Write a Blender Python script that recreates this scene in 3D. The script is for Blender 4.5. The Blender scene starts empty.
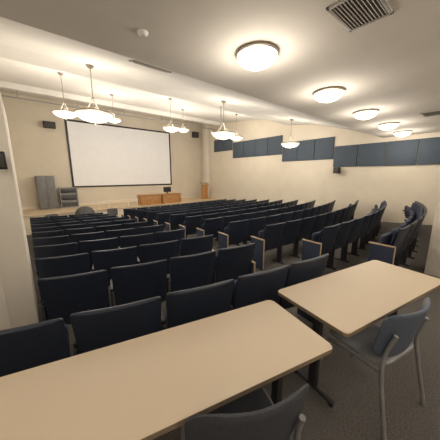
import bpy, bmesh, math, random
from mathutils import Vector, Matrix
random.seed(3)
S = bpy.context.scene
S.view_settings.view_transform = 'Standard'
S.view_settings.look = 'None'
C = S.collection

# ---------------- materials ----------------
def mat(name, col, rough=0.6, metal=0.0, emit=None, estr=0.0, noise=None, scale=40, bump=0.0, col2=None, spec=0.5, detail=3):
    m = bpy.data.materials.new(name); m.use_nodes = True
    nt = m.node_tree; b = nt.nodes['Principled BSDF']
    b.inputs['Base Color'].default_value = (*col, 1)
    b.inputs['Roughness'].default_value = rough
    b.inputs['Metallic'].default_value = metal
    b.inputs['Specular IOR Level'].default_value = spec
    if emit:
        b.inputs['Emission Color'].default_value = (*emit, 1)
        b.inputs['Emission Strength'].default_value = estr
    tc = nt.nodes.new('ShaderNodeTexCoord')
    n = nt.nodes.new('ShaderNodeTexNoise'); n.inputs['Scale'].default_value = scale; n.inputs['Detail'].default_value = detail
    nt.links.new(tc.outputs['Object'], n.inputs['Vector'])
    if col2:
        r = nt.nodes.new('ShaderNodeValToRGB')
        r.color_ramp.elements[0].position = 0.38; r.color_ramp.elements[1].position = 0.62
        r.color_ramp.elements[0].color = (*col, 1); r.color_ramp.elements[1].color = (*col2, 1)
        nt.links.new(n.outputs['Fac'], r.inputs['Fac']); nt.links.new(r.outputs['Color'], b.inputs['Base Color'])
    if bump:
        bp = nt.nodes.new('ShaderNodeBump'); bp.inputs['Strength'].default_value = bump; bp.inputs['Distance'].default_value = 0.01
        nt.links.new(n.outputs['Fac'], bp.inputs['Height']); nt.links.new(bp.outputs['Normal'], b.inputs['Normal'])
    return m

M_wall = mat('wall_paint', (0.68,0.605,0.49), 0.85, col2=(0.71,0.635,0.515), scale=1.5, bump=0.05)
M_pier = mat('pier_paint', (0.70,0.645,0.56), 0.85, col2=(0.73,0.675,0.59), scale=2, bump=0.05)
M_ceil = mat('ceiling_paint', (0.75,0.72,0.67), 0.9, col2=(0.78,0.75,0.70), scale=2)
M_ceil2 = mat('low_ceiling_unlit_tone', (0.70,0.645,0.57), 0.9, col2=(0.73,0.675,0.60), scale=2)  # low ceiling's lack of uplight, put into a darker, tanner colour
M_carpet = mat('carpet', (0.090,0.083,0.078), 0.95, col2=(0.135,0.125,0.118), scale=80, bump=0.2, detail=6, spec=0.1)
M_stage = mat('stage_wood', (0.60,0.47,0.32), 0.5, col2=(0.65,0.51,0.35), scale=6)
M_stagef = mat('stage_face', (0.78,0.69,0.55), 0.6, col2=(0.81,0.72,0.58), scale=5)
M_screen = mat('screen_white', (0.90,0.90,0.91), 0.9, col2=(0.92,0.92,0.93), scale=3)
M_black = mat('black_plastic', (0.012,0.012,0.014), 0.5, col2=(0.018,0.018,0.02), scale=60)
M_navy = mat('navy_fabric', (0.020,0.028,0.056), 0.8, col2=(0.033,0.044,0.080), scale=160, bump=0.15, spec=0.4)
M_endp = mat('end_panel_fabric', (0.028,0.037,0.066), 0.85, col2=(0.040,0.052,0.088), scale=160, bump=0.15, spec=0.3)
M_shell = mat('seat_shell', (0.014,0.019,0.034), 0.45, col2=(0.020,0.027,0.046), scale=120, bump=0.1, spec=0.45)
M_metal_d = mat('dark_metal', (0.03,0.03,0.035), 0.45, metal=0.3, col2=(0.04,0.04,0.045), scale=30)
M_tan = mat('tan_wood', (0.40,0.29,0.19), 0.45, col2=(0.47,0.34,0.22), scale=14)
M_chrome = mat('grey_metal', (0.25,0.25,0.25), 0.45, metal=0.3, col2=(0.29,0.29,0.29), scale=10)
M_table = mat('table_laminate', (0.56,0.46,0.34), 0.5, col2=(0.59,0.485,0.36), scale=220, detail=2, spec=0.4)
M_tedge = mat('table_edge', (0.18,0.135,0.09), 0.5, col2=(0.22,0.165,0.11), scale=40)
M_panel = mat('acoustic_fabric', (0.065,0.083,0.108), 0.9, col2=(0.08,0.10,0.128), scale=90, bump=0.1)
M_brass = mat('brushed_bronze', (0.34,0.30,0.25), 0.35, metal=0.8, col2=(0.38,0.34,0.28), scale=12)
M_glow = mat('lit_glass', (0.9,0.87,0.78), 0.4, emit=(1.0,0.88,0.70), estr=2.6, scale=8)
M_glowp = mat('lit_alabaster', (0.9,0.87,0.78), 0.4, emit=(1.0,0.89,0.72), estr=0.85, scale=8)
M_grey = mat('grey_enamel', (0.17,0.17,0.17), 0.5, col2=(0.2,0.2,0.2), scale=10)
M_lgrey = mat('mid_grey_enamel', (0.24,0.235,0.23), 0.5, col2=(0.28,0.275,0.27), scale=10)
M_dgrey = mat('dark_grey_plastic', (0.06,0.06,0.062), 0.5, col2=(0.075,0.075,0.078), scale=10)
M_orange = mat('orange_wood', (0.42,0.20,0.07), 0.45, col2=(0.50,0.25,0.09), scale=9)
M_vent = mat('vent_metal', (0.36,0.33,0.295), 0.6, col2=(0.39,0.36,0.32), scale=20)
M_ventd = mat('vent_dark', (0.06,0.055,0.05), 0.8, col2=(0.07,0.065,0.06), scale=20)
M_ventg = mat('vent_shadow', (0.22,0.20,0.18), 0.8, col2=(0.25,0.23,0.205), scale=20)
M_ventp = mat('vent_pale', (0.60,0.57,0.52), 0.7, col2=(0.63,0.60,0.55), scale=20)
M_ventq = mat('vent_pale_gap', (0.38,0.36,0.33), 0.8, col2=(0.42,0.39,0.36), scale=20)
M_white = mat('white_plastic', (0.75,0.73,0.70), 0.4, col2=(0.78,0.76,0.73), scale=20)
M_chairp = mat('blue_grey_plastic', (0.075,0.095,0.135), 0.4, col2=(0.09,0.112,0.155), scale=60)
M_cgrey = mat('grey_plastic', (0.20,0.205,0.22), 0.4, col2=(0.23,0.235,0.25), scale=60)
M_dark_uph = mat('dark_upholstery', (0.035,0.038,0.050), 0.7, col2=(0.055,0.059,0.072), scale=140, bump=.15)

# ---------------- mesh helpers ----------------
def obj(name, bm, m, smooth=False, parent=None):
    me = bpy.data.meshes.new(name)
    bmesh.ops.recalc_face_normals(bm, faces=bm.faces)
    bm.to_mesh(me); bm.free()
    for mm in (m if isinstance(m, (list, tuple)) else [m]): me.materials.append(mm)
    if smooth:
        for p in me.polygons: p.use_smooth = True
        try: me.set_sharp_from_angle(angle=math.radians(40))
        except Exception: pass
    o = bpy.data.objects.new(name, me); C.objects.link(o)
    if parent: o.parent = parent
    return o

def add_box(bm, x0,x1,y0,y1,z0,z1, bev=0.0, mtx=None, seg=2):
    r = bmesh.ops.create_cube(bm, size=1.0)
    vs = r['verts']
    for v in vs:
        v.co = Vector((x0+(v.co.x+.5)*(x1-x0), y0+(v.co.y+.5)*(y1-y0), z0+(v.co.z+.5)*(z1-z0)))
    if bev > 0:
        es = list({e for v in vs for e in v.link_edges})
        r2 = bmesh.ops.bevel(bm, geom=es, offset=bev, segments=seg, affect='EDGES', profile=0.5)
        vs = list({v for f in r2['faces'] for v in f.verts} | {v for v in vs if v.is_valid})
    if mtx: 
        for v in vs: v.co = mtx @ v.co
    return vs

def box(name, x0,x1,y0,y1,z0,z1, m, bev=0.0, parent=None, mtx=None):
    bm = bmesh.new(); add_box(bm,x0,x1,y0,y1,z0,z1,bev,mtx)
    return obj(name,bm,m,bev>0,parent)

def add_lathe(bm, prof, n=32, c=(0,0,0)):
    rings=[]
    for r,z in prof:
        if r < 1e-5: rings.append([bm.verts.new((c[0],c[1],c[2]+z))])
        else: rings.append([bm.verts.new((c[0]+r*math.cos(2*math.pi*i/n), c[1]+r*math.sin(2*math.pi*i/n), c[2]+z)) for i in range(n)])
    for a,b in zip(rings,rings[1:]):
        for i in range(n):
            j=(i+1)%n
            if len(a)==1 and len(b)==1: continue
            if len(a)==1: bm.faces.new((a[0],b[i],b[j]))
            elif len(b)==1: bm.faces.new((a[i],a[j],b[0]))
            else: bm.faces.new((a[i],a[j],b[j],b[i]))

def add_tube(bm, pts, r, n=10):
    pts=[Vector(p) for p in pts]; rings=[]
    prev=None
    for k,p in enumerate(pts):
        if k==0: d=pts[1]-p
        elif k==len(pts)-1: d=p-pts[k-1]
        else: d=(pts[k+1]-p).normalized()+(p-pts[k-1]).normalized()
        d.normalize()
        if prev is None:
            a = Vector((1,0,0)) if abs(d.x)<.8 else Vector((0,1,0))
            u = d.cross(a).normalized()
        else:
            u = (prev - d*prev.dot(d)).normalized()
        prev=u; w=d.cross(u)
        rings.append([bm.verts.new(p+u*r*math.cos(2*math.pi*i/n)+w*r*math.sin(2*math.pi*i/n)) for i in range(n)])
    for a,b in zip(rings,rings[1:]):
        for i in range(n): bm.faces.new((a[i],a[(i+1)%n],b[(i+1)%n],b[i]))
    bm.faces.new(rings[0][::-1]); bm.faces.new(rings[-1])

def smooth_pts(pts, it=2):
    pts=[Vector(p) for p in pts]
    for _ in range(it):
        q=[pts[0]]
        for a,b in zip(pts,pts[1:]):
            q.append(a.lerp(b,.25)); q.append(a.lerp(b,.75))
        q.append(pts[-1]); pts=q
    return pts

def add_panel(bm, w0, w1, h, th, rc, curve=0.0, arch=0.0, nx=10, nz=12, mtx=None, bulge=0.0, rb=None):
    """upright panel in XZ, z 0..h, front +Y; rounded corners, horizontal curvature"""
    if rb is None: rb = rc
    zs=[]
    for k in range(5): zs.append(rb*(1-math.cos(k/4*math.pi/2)))
    mid=nz-8
    for k in range(1,mid): zs.append(rb+(h-rc-rb)*k/mid)
    for k in range(5): zs.append(h-rc+rc*math.sin(k/4*math.pi/2))
    def hw(z):
        w=(w0+(w1-w0)*z/h)/2
        if z<rb: w += -rb+math.sqrt(max(0,rb*rb-(rb-z)**2))
        if z>h-rc: w += -rc+math.sqrt(max(0,rc*rc-(rc-(h-z))**2))
        return w
    F=[];B=[]
    W=max(w0,w1)/2
    for iz,z in enumerate(zs):
        f=[];b=[]
        for i in range(nx+1):
            u=-1+2*i/nx; x=u*hw(z)
            zz=z+arch*(1-(x/W)**2)*(z/h)
            y=curve*((x/W)**2)
            edge=min(1,(1-abs(u))*4)*min(1,iz/1.5,(len(zs)-1-iz)/1.5)
            t=th*(0.35+0.65*edge)
            bl=bulge*(1-(x/W)**2)*math.sin(math.pi*z/h)
            f.append(Vector((x,y+t/2+bl,zz))); b.append(Vector((x,y-t/2,zz)))
        F.append(f);B.append(b)
    if mtx:
        F=[[mtx@v for v in r] for r in F]; B=[[mtx@v for v in r] for r in B]
    F=[[bm.verts.new(v) for v in r] for r in F]; B=[[bm.verts.new(v) for v in r] for r in B]
    n=len(zs)
    for j in range(n-1):
        for i in range(nx):
            bm.faces.new((F[j][i],F[j+1][i],F[j+1][i+1],F[j][i+1]))
            bm.faces.new((B[j][i],B[j][i+1],B[j+1][i+1],B[j+1][i]))
        bm.faces.new((F[j][0],B[j][0],B[j+1][0],F[j+1][0]))
        bm.faces.new((F[j][nx],F[j+1][nx],B[j+1][nx],B[j][nx]))
    for i in range(nx):
        bm.faces.new((F[0][i],F[0][i+1],B[0][i+1],B[0][i]))
        bm.faces.new((F[n-1][i],B[n-1][i],B[n-1][i+1],F[n-1][i+1]))

def T(x,y,z,rx=0,rz=0,ry=0):
    return Matrix.Translation((x,y,z)) @ Matrix.Rotation(rz,4,'Z') @ Matrix.Rotation(ry,4,'Y') @ Matrix.Rotation(rx,4,'X')

def tag(o,label,cat,group=None):
    o['label']=label; o['category']=cat
    if group: o['group']=group
def st(o): o['kind']='structure'; return o
def empty(name,loc=(0,0,0),rz=0):
    e=bpy.data.objects.new(name,None); C.objects.link(e); e.location=loc; e.rotation_euler=(0,0,rz); e.empty_display_size=.1
    return e
def clone(root, loc, rz=0, name=None):
    n=root.copy(); C.objects.link(n); n.location=loc; n.rotation_euler=(0,0,rz)
    for c in root.children:
        k=c.copy(); C.objects.link(k); k.parent=n
        for g in c.children:
            q=g.copy(); C.objects.link(q); q.parent=k
    return n

# ---------------- room ----------------
XL,XR=-0.32,10.7; YF=15.0; SL=0.072; Y1=1.0
def floor_z(y): return 0.0 if y<Y1 else -(y-Y1)*SL
bm=bmesh.new()
prof=[(-2.6,0),(Y1,0),(12.6,floor_z(12.6)),(15.2,floor_z(12.6))]
top=[];bot=[]
for x in (-3.7,10.9):
    top.append([bm.verts.new((x,y,z)) for y,z in prof]); bot.append([bm.verts.new((x,y,-1.1)) for y,z in prof])
for i in range(3):
    bm.faces.new((top[0][i],top[1][i],top[1][i+1],top[0][i+1])); bm.faces.new((bot[0][i],bot[0][i+1],bot[1][i+1],bot[1][i]))
    for s in (0,1): bm.faces.new((top[s][i],top[s][i+1],bot[s][i+1],bot[s][i]))
for i in (0,3): bm.faces.new((top[0][i],top[1][i],bot[1][i],bot[0][i]))
st(obj('floor',bm,M_carpet))
# ceiling: low flat rear part, sloped curved band, higher band, shallow stage lip
bm=bmesh.new()
prof=[(-2.6,3.1),(3.1,3.1),(3.12,3.15),(4.2,3.52),(5.2,3.82),(6.2,4.05),(7.25,4.18),(7.27,4.45),(8.5,4.68),(10.3,4.92),(12.28,5.10),(12.30,4.90),(12.5,4.90),(12.55,5.30),(15.2,5.40)]
A=[bm.verts.new((-3.7,y,z)) for y,z in prof]; B=[bm.verts.new((10.9,y,z)) for y,z in prof]
A2=[bm.verts.new((-3.7,y,6.3)) for y,z in prof]; B2=[bm.verts.new((10.9,y,6.3)) for y,z in prof]
for i in range(len(prof)-1):
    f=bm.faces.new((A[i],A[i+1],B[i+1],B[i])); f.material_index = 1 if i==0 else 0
    bm.faces.new((A2[i],B2[i],B2[i+1],A2[i+1]))
    bm.faces.new((A[i],A2[i],A2[i+1],A[i+1])); bm.faces.new((B[i],B[i+1],B2[i+1],B2[i]))
bm.faces.new((A[0],B[0],B2[0],A2[0])); bm.faces.new((A[-1],A2[-1],B2[-1],B[-1]))
st(obj('ceiling',bm,[M_ceil,M_ceil2,M_wall]))
st(box('wall_front',XL-.15,XR+.15,YF,YF+.15,-1.0,6.2,M_wall))
st(box('wall_right',XR,XR+.15,-2.5,YF,-1.0,6.2,M_wall))
st(box('wall_left',XL-.2,XL,3.40,YF,-1.0,6.2,M_pier))
st(box('wall_left_pier',XL,-.08,3.32,4.6,-.4,2.55,M_pier,.006))
st(box('wall_return',-3.5,XL,3.32,3.40,-.3,4.0,M_pier))
st(box('wall_side',-3.65,-3.5,-2.5,3.55,-.2,3.2,M_pier))
st(box('wall_back',-3.65,XR+.15,-2.65,-2.5,-.2,3.2,M_pier))
st(box('wall_pier',5.2,5.6,.0,.6,-.02,3.15,M_pier,.01))
st(box('wall_column',XR-.3,XR,13.9,14.3,0.002,6.0,M_pier,.01))

# stage
sz=0.0
stg=empty('stage',(5.3,13.8,0)); tag(stg,'low pale stage platform along the screen wall','stage')
o=box('stage_floor',XL+.01-5.3,XR-.01-5.3,-1.2,1.19,-.05,sz,M_stage,parent=stg)
o=box('stage_front',XL+.01-5.3,XR-.01-5.3,-1.15,-1.10,-.85,-.05,M_stagef,parent=stg)
st(box('baseboard_front',XL+.01,XR,YF-.02,YF,sz,sz+.12,M_stagef))

# screen
scr=empty('projection_screen',(5.02,14.97,1.02)); tag(scr,'large white projection screen with black border on cream wall','projection screen')
w=3.03;h=3.55
box('screen_surface',-w+.05,w-.05,-.02,.01,.05,h-.05,M_screen,parent=scr)
bm=bmesh.new()
add_box(bm,-w,w,-.03,.02,h-.09,h,.006); add_box(bm,-w,w,-.03,.02,0,.08,.006)
add_box(bm,-w,-w+.09,-.03,.02,.05,h-.05,.006); add_box(bm,w-.09,w,-.03,.02,.05,h-.05,.006)
obj('screen_border',bm,M_black,parent=scr)
# lighting pipe above the screen, hung from the ceiling lip
e=empty('lighting_pipe',(5.2,12.4,4.62)); tag(e,'long thin grey pipe hung from the ceiling before the screen','pipe')
bm=bmesh.new(); add_tube(bm,[(-5.45,0,0),(5.45,0,0)],.025); obj('pipe_bar',bm,M_chrome,True,e)
for k in range(6):
    bm=bmesh.new(); add_tube(bm,[(-5.0+2*k,0,0),(-5.0+2*k,0,.285)],.012); obj('hanger',bm,M_chrome,True,e)

# ---------------- auditorium seats ----------------
def make_seat(kind):
    e=empty('auditorium_seat')
    tilt=math.radians(12)
    bm=bmesh.new(); add_panel(bm,.52,.552,.55,.036,.022,curve=.02,arch=.0,mtx=T(0,0,.36,tilt))
    obj('back_shell',bm,M_shell,True,e)
    bm=bmesh.new(); add_panel(bm,.44,.51,.45,.04,.03,curve=.02,arch=.0,bulge=.015,mtx=T(0,.034,.40,tilt))
    obj('backrest',bm,M_navy,True,e)
    bm=bmesh.new(); add_panel(bm,.44,.46,.36,.08,.06,curve=.0,bulge=.02,mtx=T(0,.10,.38,math.radians(-6)))
    o=obj('seat_cushion',bm,M_navy,True,e)
    XA=.289
    def standard(x,nm='leg'):
        bm=bmesh.new()
        add_box(bm,x-.012,x+.012,-.03,.09,.0,.60,.006)
        add_box(bm,x-.018,x+.018,-.09,.20,.0,.03,.008)
        add_box(bm,x-.013,x+.02,-.015,.05,.36,.42,.006)
        obj(nm,bm,M_metal_d,True,e)
        bm=bmesh.new(); add_box(bm,x-.015,x+.021,.0,.27,.595,.632,.012)
        obj('armrest',bm,M_black,True,e)
    def endp(x):
        bm=bmesh.new(); add_box(bm,x-.013,x+.013,-.07,.27,.0,.60,.01)
        obj('end_panel',bm,M_endp,True,e)
        bm=bmesh.new()
        add_box(bm,x-.018,x+.018,-.08,.29,.60,.622,.007)
        add_box(bm,x-.012,x+.012,-.082,-.068,.03,.61,.004)
        o=obj('armrest',bm,M_tan,True,e); o['label']='tan wooden armrest with edge strip'
    if kind=='L': endp(-XA)
    else: standard(-XA)
    if kind=='R': endp(XA)
    return e
templ={k:make_seat(k) for k in 'LMR'}
RAD=15.5; CX=4.85; PITCH=.582
def place(kind,x,y,ang,label,group):
    n=clone(templ[kind],(x,y,floor_z(y)+.004),ang)
    tag(n,label,'auditorium seat',group)
def block(n,x0,count,label,group,kinds=('L','R')):
    a=math.asin((x0-CX)/RAD); da=PITCH/RAD
    for i in range(count):
        ang=a+da*i
        x=CX+RAD*math.sin(ang); y=.92+.875*n+RAD-RAD*math.cos(ang)
        k='M'
        if i==0 and kinds[0]=='L': k='L'
        if i==count-1 and kinds[1]=='R': k='R'
        place(k,x,y,ang,label,group)
LC='navy folding auditorium seat with tan row-end arm'
for n in range(12):
    if n==0: block(n,-.70,6,'navy folding auditorium seat beside the wall block','seats beside the wall',('M','R'))
    elif n<11: block(n,.27,4,'navy folding auditorium seat beside the wall block','seats beside the wall',('M','R'))
    if n==0: block(n,4.50,10,LC,'seats of the centre block',('L','M'))
    elif n==1: block(n,4.0,11,LC,'seats of the centre block',('L','M'))
    elif n==2: block(n,3.62,12,LC,'seats of the centre block',('L','M'))
    else: block(n,3.50,12,LC,'seats of the centre block',('L','M'))
for t in templ.values():
    for c in list(t.children): bpy.data.objects.remove(c)
    bpy.data.objects.remove(t)

# ---------------- tables ----------------
def make_table(corner,ang,L,D,label):
    e=empty('folding_table',(corner[0],corner[1],0),ang)
    bm=bmesh.new()
    r=.035; pts=[]
    for cx,cy,a0 in ((L-r,D-r,0),(r,D-r,90),(r,r,180),(L-r,r,270)):
        for k in range(7):
            a=math.radians(a0+k*15); pts.append((cx+r*math.cos(a),cy+r*math.sin(a)))
    zt=.75;zb=.722
    tv=[bm.verts.new((x,y,zt)) for x,y in pts]; bv=[bm.verts.new((x,y,zb)) for x,y in pts]
    f=bm.faces.new(tv); bm.faces.new(bv[::-1])
    for i in range(len(pts)):
        j=(i+1)%len(pts); q=bm.faces.new((tv[i],bv[i],bv[j],tv[j])); q.material_index=1
    es=[ed for ed in f.edges]
    bmesh.ops.bevel(bm,geom=es,offset=.004,segments=2,affect='EDGES')
    obj('table_top',bm,[M_table,M_tedge],False,e)
    bm=bmesh.new()
    add_box(bm,.12,L-.12,.06,.09,.68,.722,.004); add_box(bm,.12,L-.12,D-.09,D-.06,.68,.722,.004)
    obj('apron',bm,M_metal_d,True,e)
    for x in (.15,L-.15):
        bm=bmesh.new()
        add_box(bm,x-.022,x+.022,D/2-.035,D/2+.035,.03,.70,.01)
        add_box(bm,x-.02,x+.02,.12,D-.12,.02,.040,.009)
        add_box(bm,x-.025,x+.025,.08,D-.08,.70,.722,.004)
        for yy in (.14,D-.14): add_lathe(bm,[(0,0),(.018,0),(.018,.022),(0,.022)],12,(x,yy,0))
        obj('leg',bm,M_metal_d,True,e)
    tag(e,label,'table','tan laminate tables')
    return e
a1=math.radians(-14)
L1=1.83
c=(1.223-L1*math.cos(a1), .450-L1*math.sin(a1))
make_table(c,a1,L1,.57,'long tan laminate table with dark metal legs')
a2=math.radians(-11)
make_table((1.385,.45),a2,1.49,.62,'tan laminate table with rounded corners and a chair')

# ---------------- stackable chairs ----------------
def make_chair(loc,rz,label,msh,mseat,bw=.48,up=0.0,group='stacking chairs',rc=.06,arch=.02,curve=.05):
    e=empty('stacking_chair',loc,rz)
    bm=bmesh.new(); add_panel(bm,bw-.03,bw,.34,.026,rc,curve=curve,arch=arch,mtx=T(0,-.20,.51+up,math.radians(12)),nx=16,nz=14)
    obj('backrest',bm,msh,True,e)
    bm=bmesh.new()
    add_panel(bm,.42,.46,.46,.035,.09,curve=.0,bulge=.0,mtx=T(0,.25,.455,math.radians(87)))
    obj('seat',bm,mseat,True,e)
    for s in (-1,1):
        bm=bmesh.new()
        add_tube(bm,smooth_pts([(s*.265,-.29,0),(s*.24,-.20,.42),(s*.21,-.19,.56),(s*.20,-.235,.72+up)]),.0135)
        obj('leg',bm,M_chrome,True,e)
        bm=bmesh.new()
        add_tube(bm,smooth_pts([(s*.255,.26,0),(s*.24,.20,.40),(s*.23,.13,.44),(s*.23,-.19,.44)]),.0135)
        obj('leg',bm,M_chrome,True,e)
    tag(e,label,'chair',group)
    return e
make_chair((1.89,.45,0),math.radians(-12),'blue-grey plastic stacking chair with grey metal legs',M_chairp,M_cgrey,.54,.0,curve=.08)
make_chair((.67,.67,0),math.radians(-24),'dark upholstered stacking chair tucked under the table',M_dark_uph,M_dark_uph,.56,.0,rc=.11,arch=.03,curve=.09)
for x,y,r in ((.75,11.35,200),(3.1,11.75,170)):
    make_chair((x,y,floor_z(y)),math.radians(r),'dark grey plastic stacking chair standing before the stage',M_dgrey,M_dgrey,group='chairs before the stage')

# ---------------- ceiling dome lamps ----------------
WARM=(1,.92,.81)
def lamp(loc,power,r=.12,col=WARM):
    l=bpy.data.lights.new('bulb','POINT'); l.energy=power; l.shadow_soft_size=r; l.color=col
    o=bpy.data.objects.new('bulb',l); C.objects.link(o); o.location=loc; return o
domes=[(x,2.03+(x-2.27)*.03) for x in (2.27,4.18,6.09,8.0,9.75)]+[(x,-1.2) for x in (-1.55,.36,2.27,4.18,6.09,8.0)]+[(-1.55,1.9)]  # rear row, unseen behind the camera, is added for more even fill light
for x,y in domes:
    e=empty('ceiling_lamp',(x,y,3.1)); tag(e,'round flush ceiling lamp with glowing glass bowl','ceiling lamp','flush ceiling lamps')
    bm=bmesh.new(); R=.235
    add_lathe(bm,[(R*math.cos(a),-.03-.13*math.sin(a)) for a in [math.pi/2*k/8 for k in range(9)]],32)
    obj('glass_bowl',bm,M_glow,True,e)
    bm=bmesh.new(); add_lathe(bm,[(0,0),(.24,0),(.247,-.01),(.247,-.03),(.237,-.035),(.235,-.025),(0,-.025)],32)
    obj('lamp_rim',bm,M_brass,True,e)
    bm=bmesh.new(); add_lathe(bm,[(.0,-.155),(.014,-.16),(.014,-.17),(.006,-.18),(0,-.185)],12)
    obj('finial',bm,M_brass,True,e)
    b=lamp((0,0,-.36),27,.2); b.parent=e
# ---------------- pendants ----------------
def ceil_z(y):
    P=prof
    for (a,za),(b,zb) in zip(P,P[1:]):
        if a<=y<=b: return za+(zb-za)*(y-a)/(b-a)
    return 6
def pendant(x,y,z,R,pw,pd):
    e=empty('pendant_lamp',(x,y,z)); tag(e,'hanging bowl pendant lamp with alabaster glass and bronze stem','pendant lamp','bowl pendant lamps')
    H=ceil_z(y)-z
    bm=bmesh.new()
    add_lathe(bm,[(R*math.sin(a),-.50*R*math.cos(a)) for a in [math.pi/2*k/9 for k in range(10)]],36)
    obj('glass_bowl',bm,M_glowp,True,e)
    bm=bmesh.new(); add_lathe(bm,[(R*.97,-.03),(R*1.02,-.02),(R*1.035,.005),(R*1.0,.015),(R*.96,.0),(R*.97,-.03)],36)
    obj('lamp_rim',bm,M_brass,True,e)
    bm=bmesh.new(); add_lathe(bm,[(0,-.50*R-.06),(.015,-.50*R-.04),(.03,-.50*R-.01),(.0,-.50*R+.01)],12); obj('finial',bm,M_brass,True,e)
    for k in range(3):
        a=k*2*math.pi/3+.5
        bm=bmesh.new(); add_tube(bm,smooth_pts([(R*math.cos(a),R*math.sin(a),0),(R*.35*math.cos(a),R*.35*math.sin(a),R*.18),(.02*math.cos(a),.02*math.sin(a),R*.8)]),.0065,8)
        obj('arm',bm,M_brass,True,e)
    bm=bmesh.new(); add_lathe(bm,[(0,R*.7),(.03,R*.72),(.035,R*.8),(.015,R*.88),(.010,R*.9),(.010,H-.05),(.0,H-.05)],12); obj('stem',bm,M_brass,True,e)
    bm=bmesh.new(); add_lathe(bm,[(0,H-.07),(.05,H-.06),(.08,H-.02),(.08,H+.02),(0,H+.02)],20); obj('canopy',bm,M_brass,True,e)
    b=lamp((0,0,.06),pw,.3); b.parent=e
    b=lamp((0,0,-.50*R-.35),pd,.25); b.parent=e
for x in (1.36,5.1,8.85): pendant(x,5.9,3.03,.38,34,56)
for x in (1.25,4.95,8.7): pendant(x,9.05,3.63,.34,42,58)
for x in (3.2,6.57): pendant(x,10.75,4.0,.29,38,58)
# ceiling-hung projector
e=empty('ceiling_projector',(5.75,6.8,3.2)); e.rotation_euler=(0,0,math.radians(5)); tag(e,'dark projector hung on a pole between pendant lamps','projector')
box('projector_body',-.22,.22,-.17,.17,-.08,.08,M_dgrey,.02,parent=e)
bm=bmesh.new(); add_lathe(bm,[(0,0),(.05,0),(.05,.05),(.035,.05),(.03,.02),(0,.02)],20)
bmesh.ops.transform(bm,matrix=T(.06,.16,0,math.radians(-90)),verts=bm.verts); obj('lens',bm,M_black,True,e)
bm=bmesh.new(); add_tube(bm,[(0,0,.07),(0,0,ceil_z(6.8)-3.2)],.018); obj('mounting_pole',bm,M_chrome,True,e)
# ---------------- acoustic panels ----------------
def apanel(y0,y1,z0,z1):
    e=box('acoustic_panel',XR-.063,XR-.003,y0+.012,y1-.012,z0,z1,M_panel,.012)
    tag(e,'slate blue fabric acoustic panel high on cream wall','acoustic panel','blue acoustic panels')
for k in range(5): apanel(.0+.97*k,.97*(k+1),2.05,2.93)
for k in range(3): apanel(4.87+.9*k,4.87+.9*(k+1),2.40,3.35)
for k in range(4): apanel(7.6+.95*k,7.6+.95*(k+1),2.78,3.75)
for k in range(2): apanel(11.45+.95*k,11.45+.95*(k+1),3.3,4.1)
# ---------------- vents ----------------
def vent(x,y,z,w,d,n,rx=0,label='square slatted ceiling air vent',rz=0,mf=None,mg=None):
    mf=mf or M_vent; mg=mg or M_ventg
    e=empty('air_vent',(x,y,z),rz); e.rotation_euler=(rx,0,rz); tag(e,label,'air vent','ceiling air vents')
    bm=bmesh.new()
    add_box(bm,-w/2,w/2,-d/2,-d/2+.03,-.018,.0,.003); add_box(bm,-w/2,w/2,d/2-.03,d/2,-.018,.0,.003)
    add_box(bm,-w/2,-w/2+.03,-d/2,d/2,-.018,.0,.003); add_box(bm,w/2-.03,w/2,-d/2,d/2,-.018,.0,.003)
    obj('vent_frame',bm,mf,True,e)
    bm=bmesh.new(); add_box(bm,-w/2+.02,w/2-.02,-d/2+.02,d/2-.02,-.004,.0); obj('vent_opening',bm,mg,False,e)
    bm=bmesh.new()
    for k in range(n):
        yy=-d/2+.03+(d-.06)*(k+.5)/n
        add_box(bm,-w/2+.02,w/2-.02,-.009,.009,-.002,.002,mtx=T(0,yy,-.011,math.radians(40)))
    obj('louvre',bm,mf,False,e)
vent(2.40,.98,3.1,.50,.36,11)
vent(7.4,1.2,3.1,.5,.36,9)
vent(1.72,3.72,3.354,.60,.22,4,rx=math.atan2(.37,1.08),label='narrow pale slatted air vent on the sloped ceiling',mf=M_ventp,mg=M_ventq)
for x,y in ((1.09,2.5),(.62,1.75)):
    bm=bmesh.new(); add_lathe(bm,[(0,-.035),(.03,-.035),(.05,-.015),(.055,0),(0,0)],20)
    o=obj('smoke_detector',bm,M_white,True); o.location=(x,y,3.1); tag(o,'small round white smoke detector on the ceiling','smoke detector','ceiling detectors')
# ---------------- speakers ----------------
def speaker(x,y,z,w,d,h,rz,label,rx=0):
    e=empty('wall_speaker',(x,y,z)); e.rotation_euler=(rx,0,rz); tag(e,label,'speaker')
    box('cabinet',-w/2,w/2,-d/2,d/2,-h/2,h/2,M_black,.012,parent=e)
    box('grille',-w/2+.02,w/2-.02,-d/2-.012,-d/2+.002,-h/2+.02,h/2-.02,M_ventd,.004,parent=e)
    box('bracket',-.03,.03,d/2-.005,d/2+.065,-.04,.04,M_metal_d,parent=e)
speaker(1.3,14.8,4.15,.5,.26,.3,0,'black loudspeaker high on the wall beside the screen')
speaker(4.4,14.8,4.78,.5,.26,.26,0,'black loudspeaker above the projection screen')
speaker(10.05,14.8,4.6,.45,.26,.4,0,'black loudspeaker near the corner beside the screen')
speaker(10.53,4.6,1.90,.24,.2,.26,math.radians(-90),'small black loudspeaker below the acoustic panels')
speaker(-.17,3.18,1.84,.12,.12,.17,0,'small black speaker on the wall return')

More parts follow.
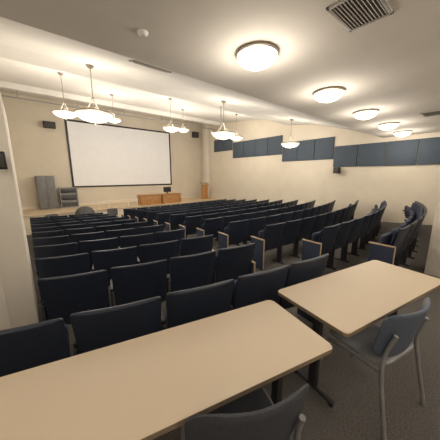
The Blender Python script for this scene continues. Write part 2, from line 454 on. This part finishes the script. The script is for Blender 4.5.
# ---------------- stage furniture ----------------
def cabinet(x,y,w,d,h,m,label,nd=2,name='storage_cabinet'):
    e=empty(name,(x,y,sz)); tag(e,label,'cabinet')
    box('cabinet_body',-w/2,w/2,-d/2,d/2,0,h,m,.008,parent=e)
    for k in range(nd):
        x0=-w/2+w*k/nd+.01;x1=-w/2+w*(k+1)/nd-.01
        dd=box('door',x0,x1,-d/2-.02,-d/2,.05,h-.03,m,.004,parent=e)
        hx=x1-.05 if k==0 else x0+.05
        box('handle',hx-.01,hx+.01,-d/2-.045,-d/2-.018,h*.5-.08,h*.5+.08,M_chrome,.003,parent=dd)
cabinet(.80,14.65,.75,.45,1.66,M_grey,'tall grey metal cabinet beside the screen')
# equipment rack with individual rack drawers
e=empty('equipment_rack',(1.72,14.65,sz)); tag(e,'low dark grey equipment rack below the screen','equipment rack')
bm=bmesh.new()
add_box(bm,-.40,.40,-.2,.22,0,.05,.005); add_box(bm,-.40,.40,-.2,.22,1.0,1.05,.005)
add_box(bm,-.40,-.35,-.2,.22,.04,1.01,.005); add_box(bm,.35,.40,-.2,.22,.04,1.01,.005); add_box(bm,-.36,.36,.18,.22,.04,1.01)
obj('rack_frame',bm,M_lgrey,True,e)
for k in range(5): box('rack_unit',-.34,.34,-.17,.17,.06+.19*k,.06+.19*k+(.15 if k%2 else .17),(M_dgrey,M_grey)[k%2],.008,parent=e)
def desk(x,y):
    e=empty('wooden_desk',(x,y,sz)); tag(e,'orange-brown wooden desk with panelled front on stage','desk','orange wooden desks')
    box('desk_top',-.64,.64,-.3,.3,.54,.58,M_orange,.008,parent=e)
    box('front_panel',-.6,.6,-.26,-.23,.0,.54,M_orange,.004,parent=e)
    for s in (-1,1): box('side_panel',s*.6-.02,s*.6+.02,-.26,.26,0,.54,M_orange,.004,parent=e)
desk(5.5,13.0);desk(6.84,13.0)
e=empty('computer_monitor',(6.7,13.05,.58)); tag(e,'small black computer monitor on wooden desk','monitor')
box('monitor_screen',-.25,.25,-.02,.02,.09,.40,M_black,.008,parent=e); box('monitor_stand',-.03,.03,-.01,.03,0,.12,M_black,.004,parent=e); box('monitor_base',-.11,.11,-.08,.08,0,.015,M_black,.004,parent=e)
e=empty('lectern',(9.9,13.5,sz)); tag(e,'small wooden lectern with slanted top near the corner column','lectern')
bm=bmesh.new(); add_box(bm,-.17,.17,-.15,.15,.06,1.02,.01); obj('lectern_body',bm,M_orange,True,e)
box('lectern_base',-.24,.24,-.2,.2,0,.06,M_orange,.01,parent=e)
box('reading_top',-.29,.29,-.23,.23,-.02,.02,M_tan,.008,parent=e,mtx=T(0,0,1.09,math.radians(18)))
# low rail on stage edge
e=empty('stage_rail',(3.7,12.75,sz)); tag(e,'low pale wooden rail along the stage edge','railing')
box('top_rail',-1.0,1.0,-.03,.03,.36,.41,M_stagef,.008,parent=e)
for k in range(5): box('post',-1.0+.49*k,-.96+.49*k,-.02,.02,0,.365,M_stagef,.004,parent=e)
# round bin
e=empty('round_bin',(1.9,11.6,floor_z(11.6))); tag(e,'round dark grey bin with domed lid in front of stage','bin')
bm=bmesh.new(); add_lathe(bm,[(0,0),(.28,0),(.30,.03),(.36,.76),(0,.76)],28); obj('bin_body',bm,M_dgrey,True,e)
bm=bmesh.new(); add_lathe(bm,[(0,1.1),(.14,1.085),(.28,1.01),(.37,.88),(.385,.76),(.36,.75),(0,.75)],28); obj('lid',bm,M_dgrey,True,e)

# ---------------- camera ----------------
cam=bpy.data.cameras.new('camera'); cam.sensor_width=36; cam.lens=36*230/440; cam.clip_start=.05
co=bpy.data.objects.new('camera',cam); C.objects.link(co); co.location=(0,0,1.7)
co.rotation_euler=(math.radians(90-11.07),0,math.radians(-40))
S.camera=co
w=bpy.data.worlds.new('world'); S.world=w; w.use_nodes=True
w.node_tree.nodes['Background'].inputs[0].default_value=(.9,.75,.6,1); w.node_tree.nodes['Background'].inputs[1].default_value=.3
